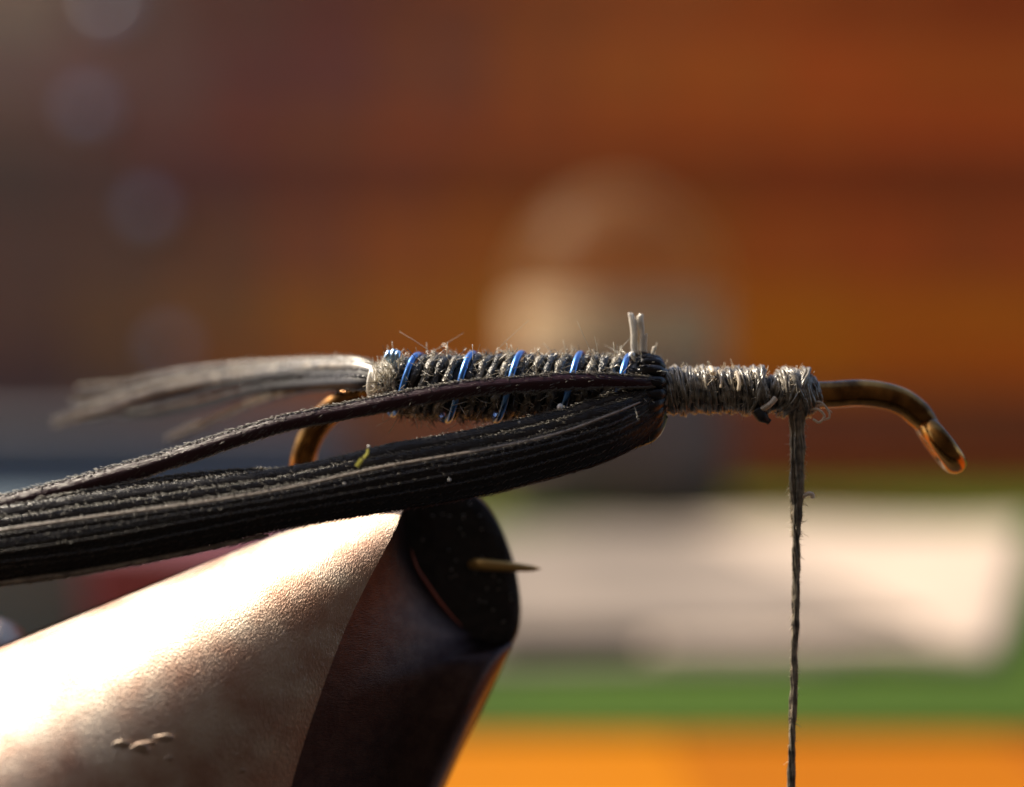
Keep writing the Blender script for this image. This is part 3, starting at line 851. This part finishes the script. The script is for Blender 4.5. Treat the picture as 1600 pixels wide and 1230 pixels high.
for _ in range(420):     # short fibres on the wraps
    x = rng.uniform(2.33, 4.7); a = rng.uniform(-1.2, 2.2)
    if 3.97 < x < 4.15: continue
    r = .37 if x < 4 else float(np.interp(x, [4.15, 4.4, 4.7], [.33, .38, .26]))
    o_ = np.array([0, -math.cos(a), math.sin(a)])
    p = np.array([x, 0, .04]) + o_ * r
    hair(m_, p, o_ * rng.uniform(.2, 1) + rng.normal(0, .5, 3), rng.uniform(.03, .07), .007, bend=rng.normal(0, .5, 3), seg=4)
m_.build('loose_fibres', M['thread_pale'], thr, kind='stuff')
# curled loose ends
def curl(pts_, r, mat='thread_pale', name='loose_end'):
    m_ = MB(); pth = spline([P(*p) for p in pts_], 30); tube(m_, pth, r, 8); m_.build(name, M[mat], thr)
curl([(1262, 634, -.25), (1280, 628, -.3), (1293, 640, -.3), (1296, 652, -.3), (1288, 656, -.3)], .016)
curl([(1262, 640, -.25), (1278, 640, -.32), (1288, 650, -.32), (1280, 660, -.32), (1270, 655, -.3)], .02)
curl([(1262, 638, -.2), (1284, 633, -.25), (1300, 645, -.25)], .012)
curl([(1254, 777, -.15), (1262, 772, -.2), (1269, 773, -.2), (1270, 779, -.2)], .035)
curl([(1112, 578, -.1), (1109, 570, -.1), (1106, 565, -.1)], .018)
curl([(1190, 640, -.35), (1203, 632, -.38), (1212, 622, -.36)], .045)
curl([(1184, 645, -.28), (1192, 652, -.3), (1202, 660, -.3)], .05, 'core', 'cut_end')
m_ = MB()
tube(m_, spline([P(1182, 640, -.3), P(1190, 650, -.32), P(1202, 661, -.32)], 12), np.interp(np.linspace(0, 1, 12), [0, .6, 1], [.09, .10, .02]), 10)
m_.build('cut_end', M['core'], thr)
# bright glinting strands on the wraps
for (px, ya, yb, r) in ((1154, 584, 610, .028), (1126, 582, 606, .018), (1113, 578, 584, .045)):
    curl([(px - 3, ya - 3, -.27), (px + 1, (ya + yb) / 2, -.385), (px, yb, -.41)], r)

# ------------------------------------------------------------------ specks
fl = thing('glassy_flake', 'tiny yellowish clear sliver stuck upright on the dark barb bundle', 'flake')
m_ = MB(); tube(m_, [P(557, 729, -1.30), P(566, 717, -1.27)], .032, 4, rb=.008); m_.build('sliver', M['flake'], fl, smooth=False)
m_ = MB(); tube(m_, [P(568, 716, -1.27), P(574, 709, -1.24), P(575, 702, -1.22)], .022, 4, rb=.008); m_.build('sliver', M['flake'], fl, smooth=False)
m_ = MB(); tube(m_, [P(576, 700, -1.22), P(577, 696, -1.22)], .022, 6); m_.build('sliver', M['speck'], fl)
for px, py, r, lab in ((875, 636, .045, 'largest white dust speck on the upper edge of the bundle'), (702, 750, .02, 'lower small white dust speck on the middle of the bundle'),
                       (538, 756, .022, 'small white dust speck left under the clear sliver'), (987, 555, .05, 'round white glinting bead at the foot of the upright fibres'), (811, 660, .016, 'tiny white speck below the body on the bundle edge')):
    q = P(px, py, -1.28 if py > 740 else (-.86 if py > 600 else -.2))
    m_ = MB(); nn = 10; mm = 7
    Vv = [q + r * (1 + .2 * math.sin(3 * a + b)) * np.array([math.cos(a) * math.cos(b), math.sin(a) * math.cos(b), math.sin(b)]) for b in np.linspace(-1.5, 1.5, mm) for a in np.linspace(0, 2 * math.pi, nn, endpoint=False)]
    m_.add(Vv, [(j * nn + i, j * nn + (i + 1) % nn, (j + 1) * nn + (i + 1) % nn, (j + 1) * nn + i) for j in range(mm - 1) for i in range(nn)] + [tuple(reversed(range(nn))), tuple(range((mm - 1) * nn, mm * nn))])
    tag(m_.build('dust_speck', M['speck']), lab, 'speck', 'white specks on the fly')
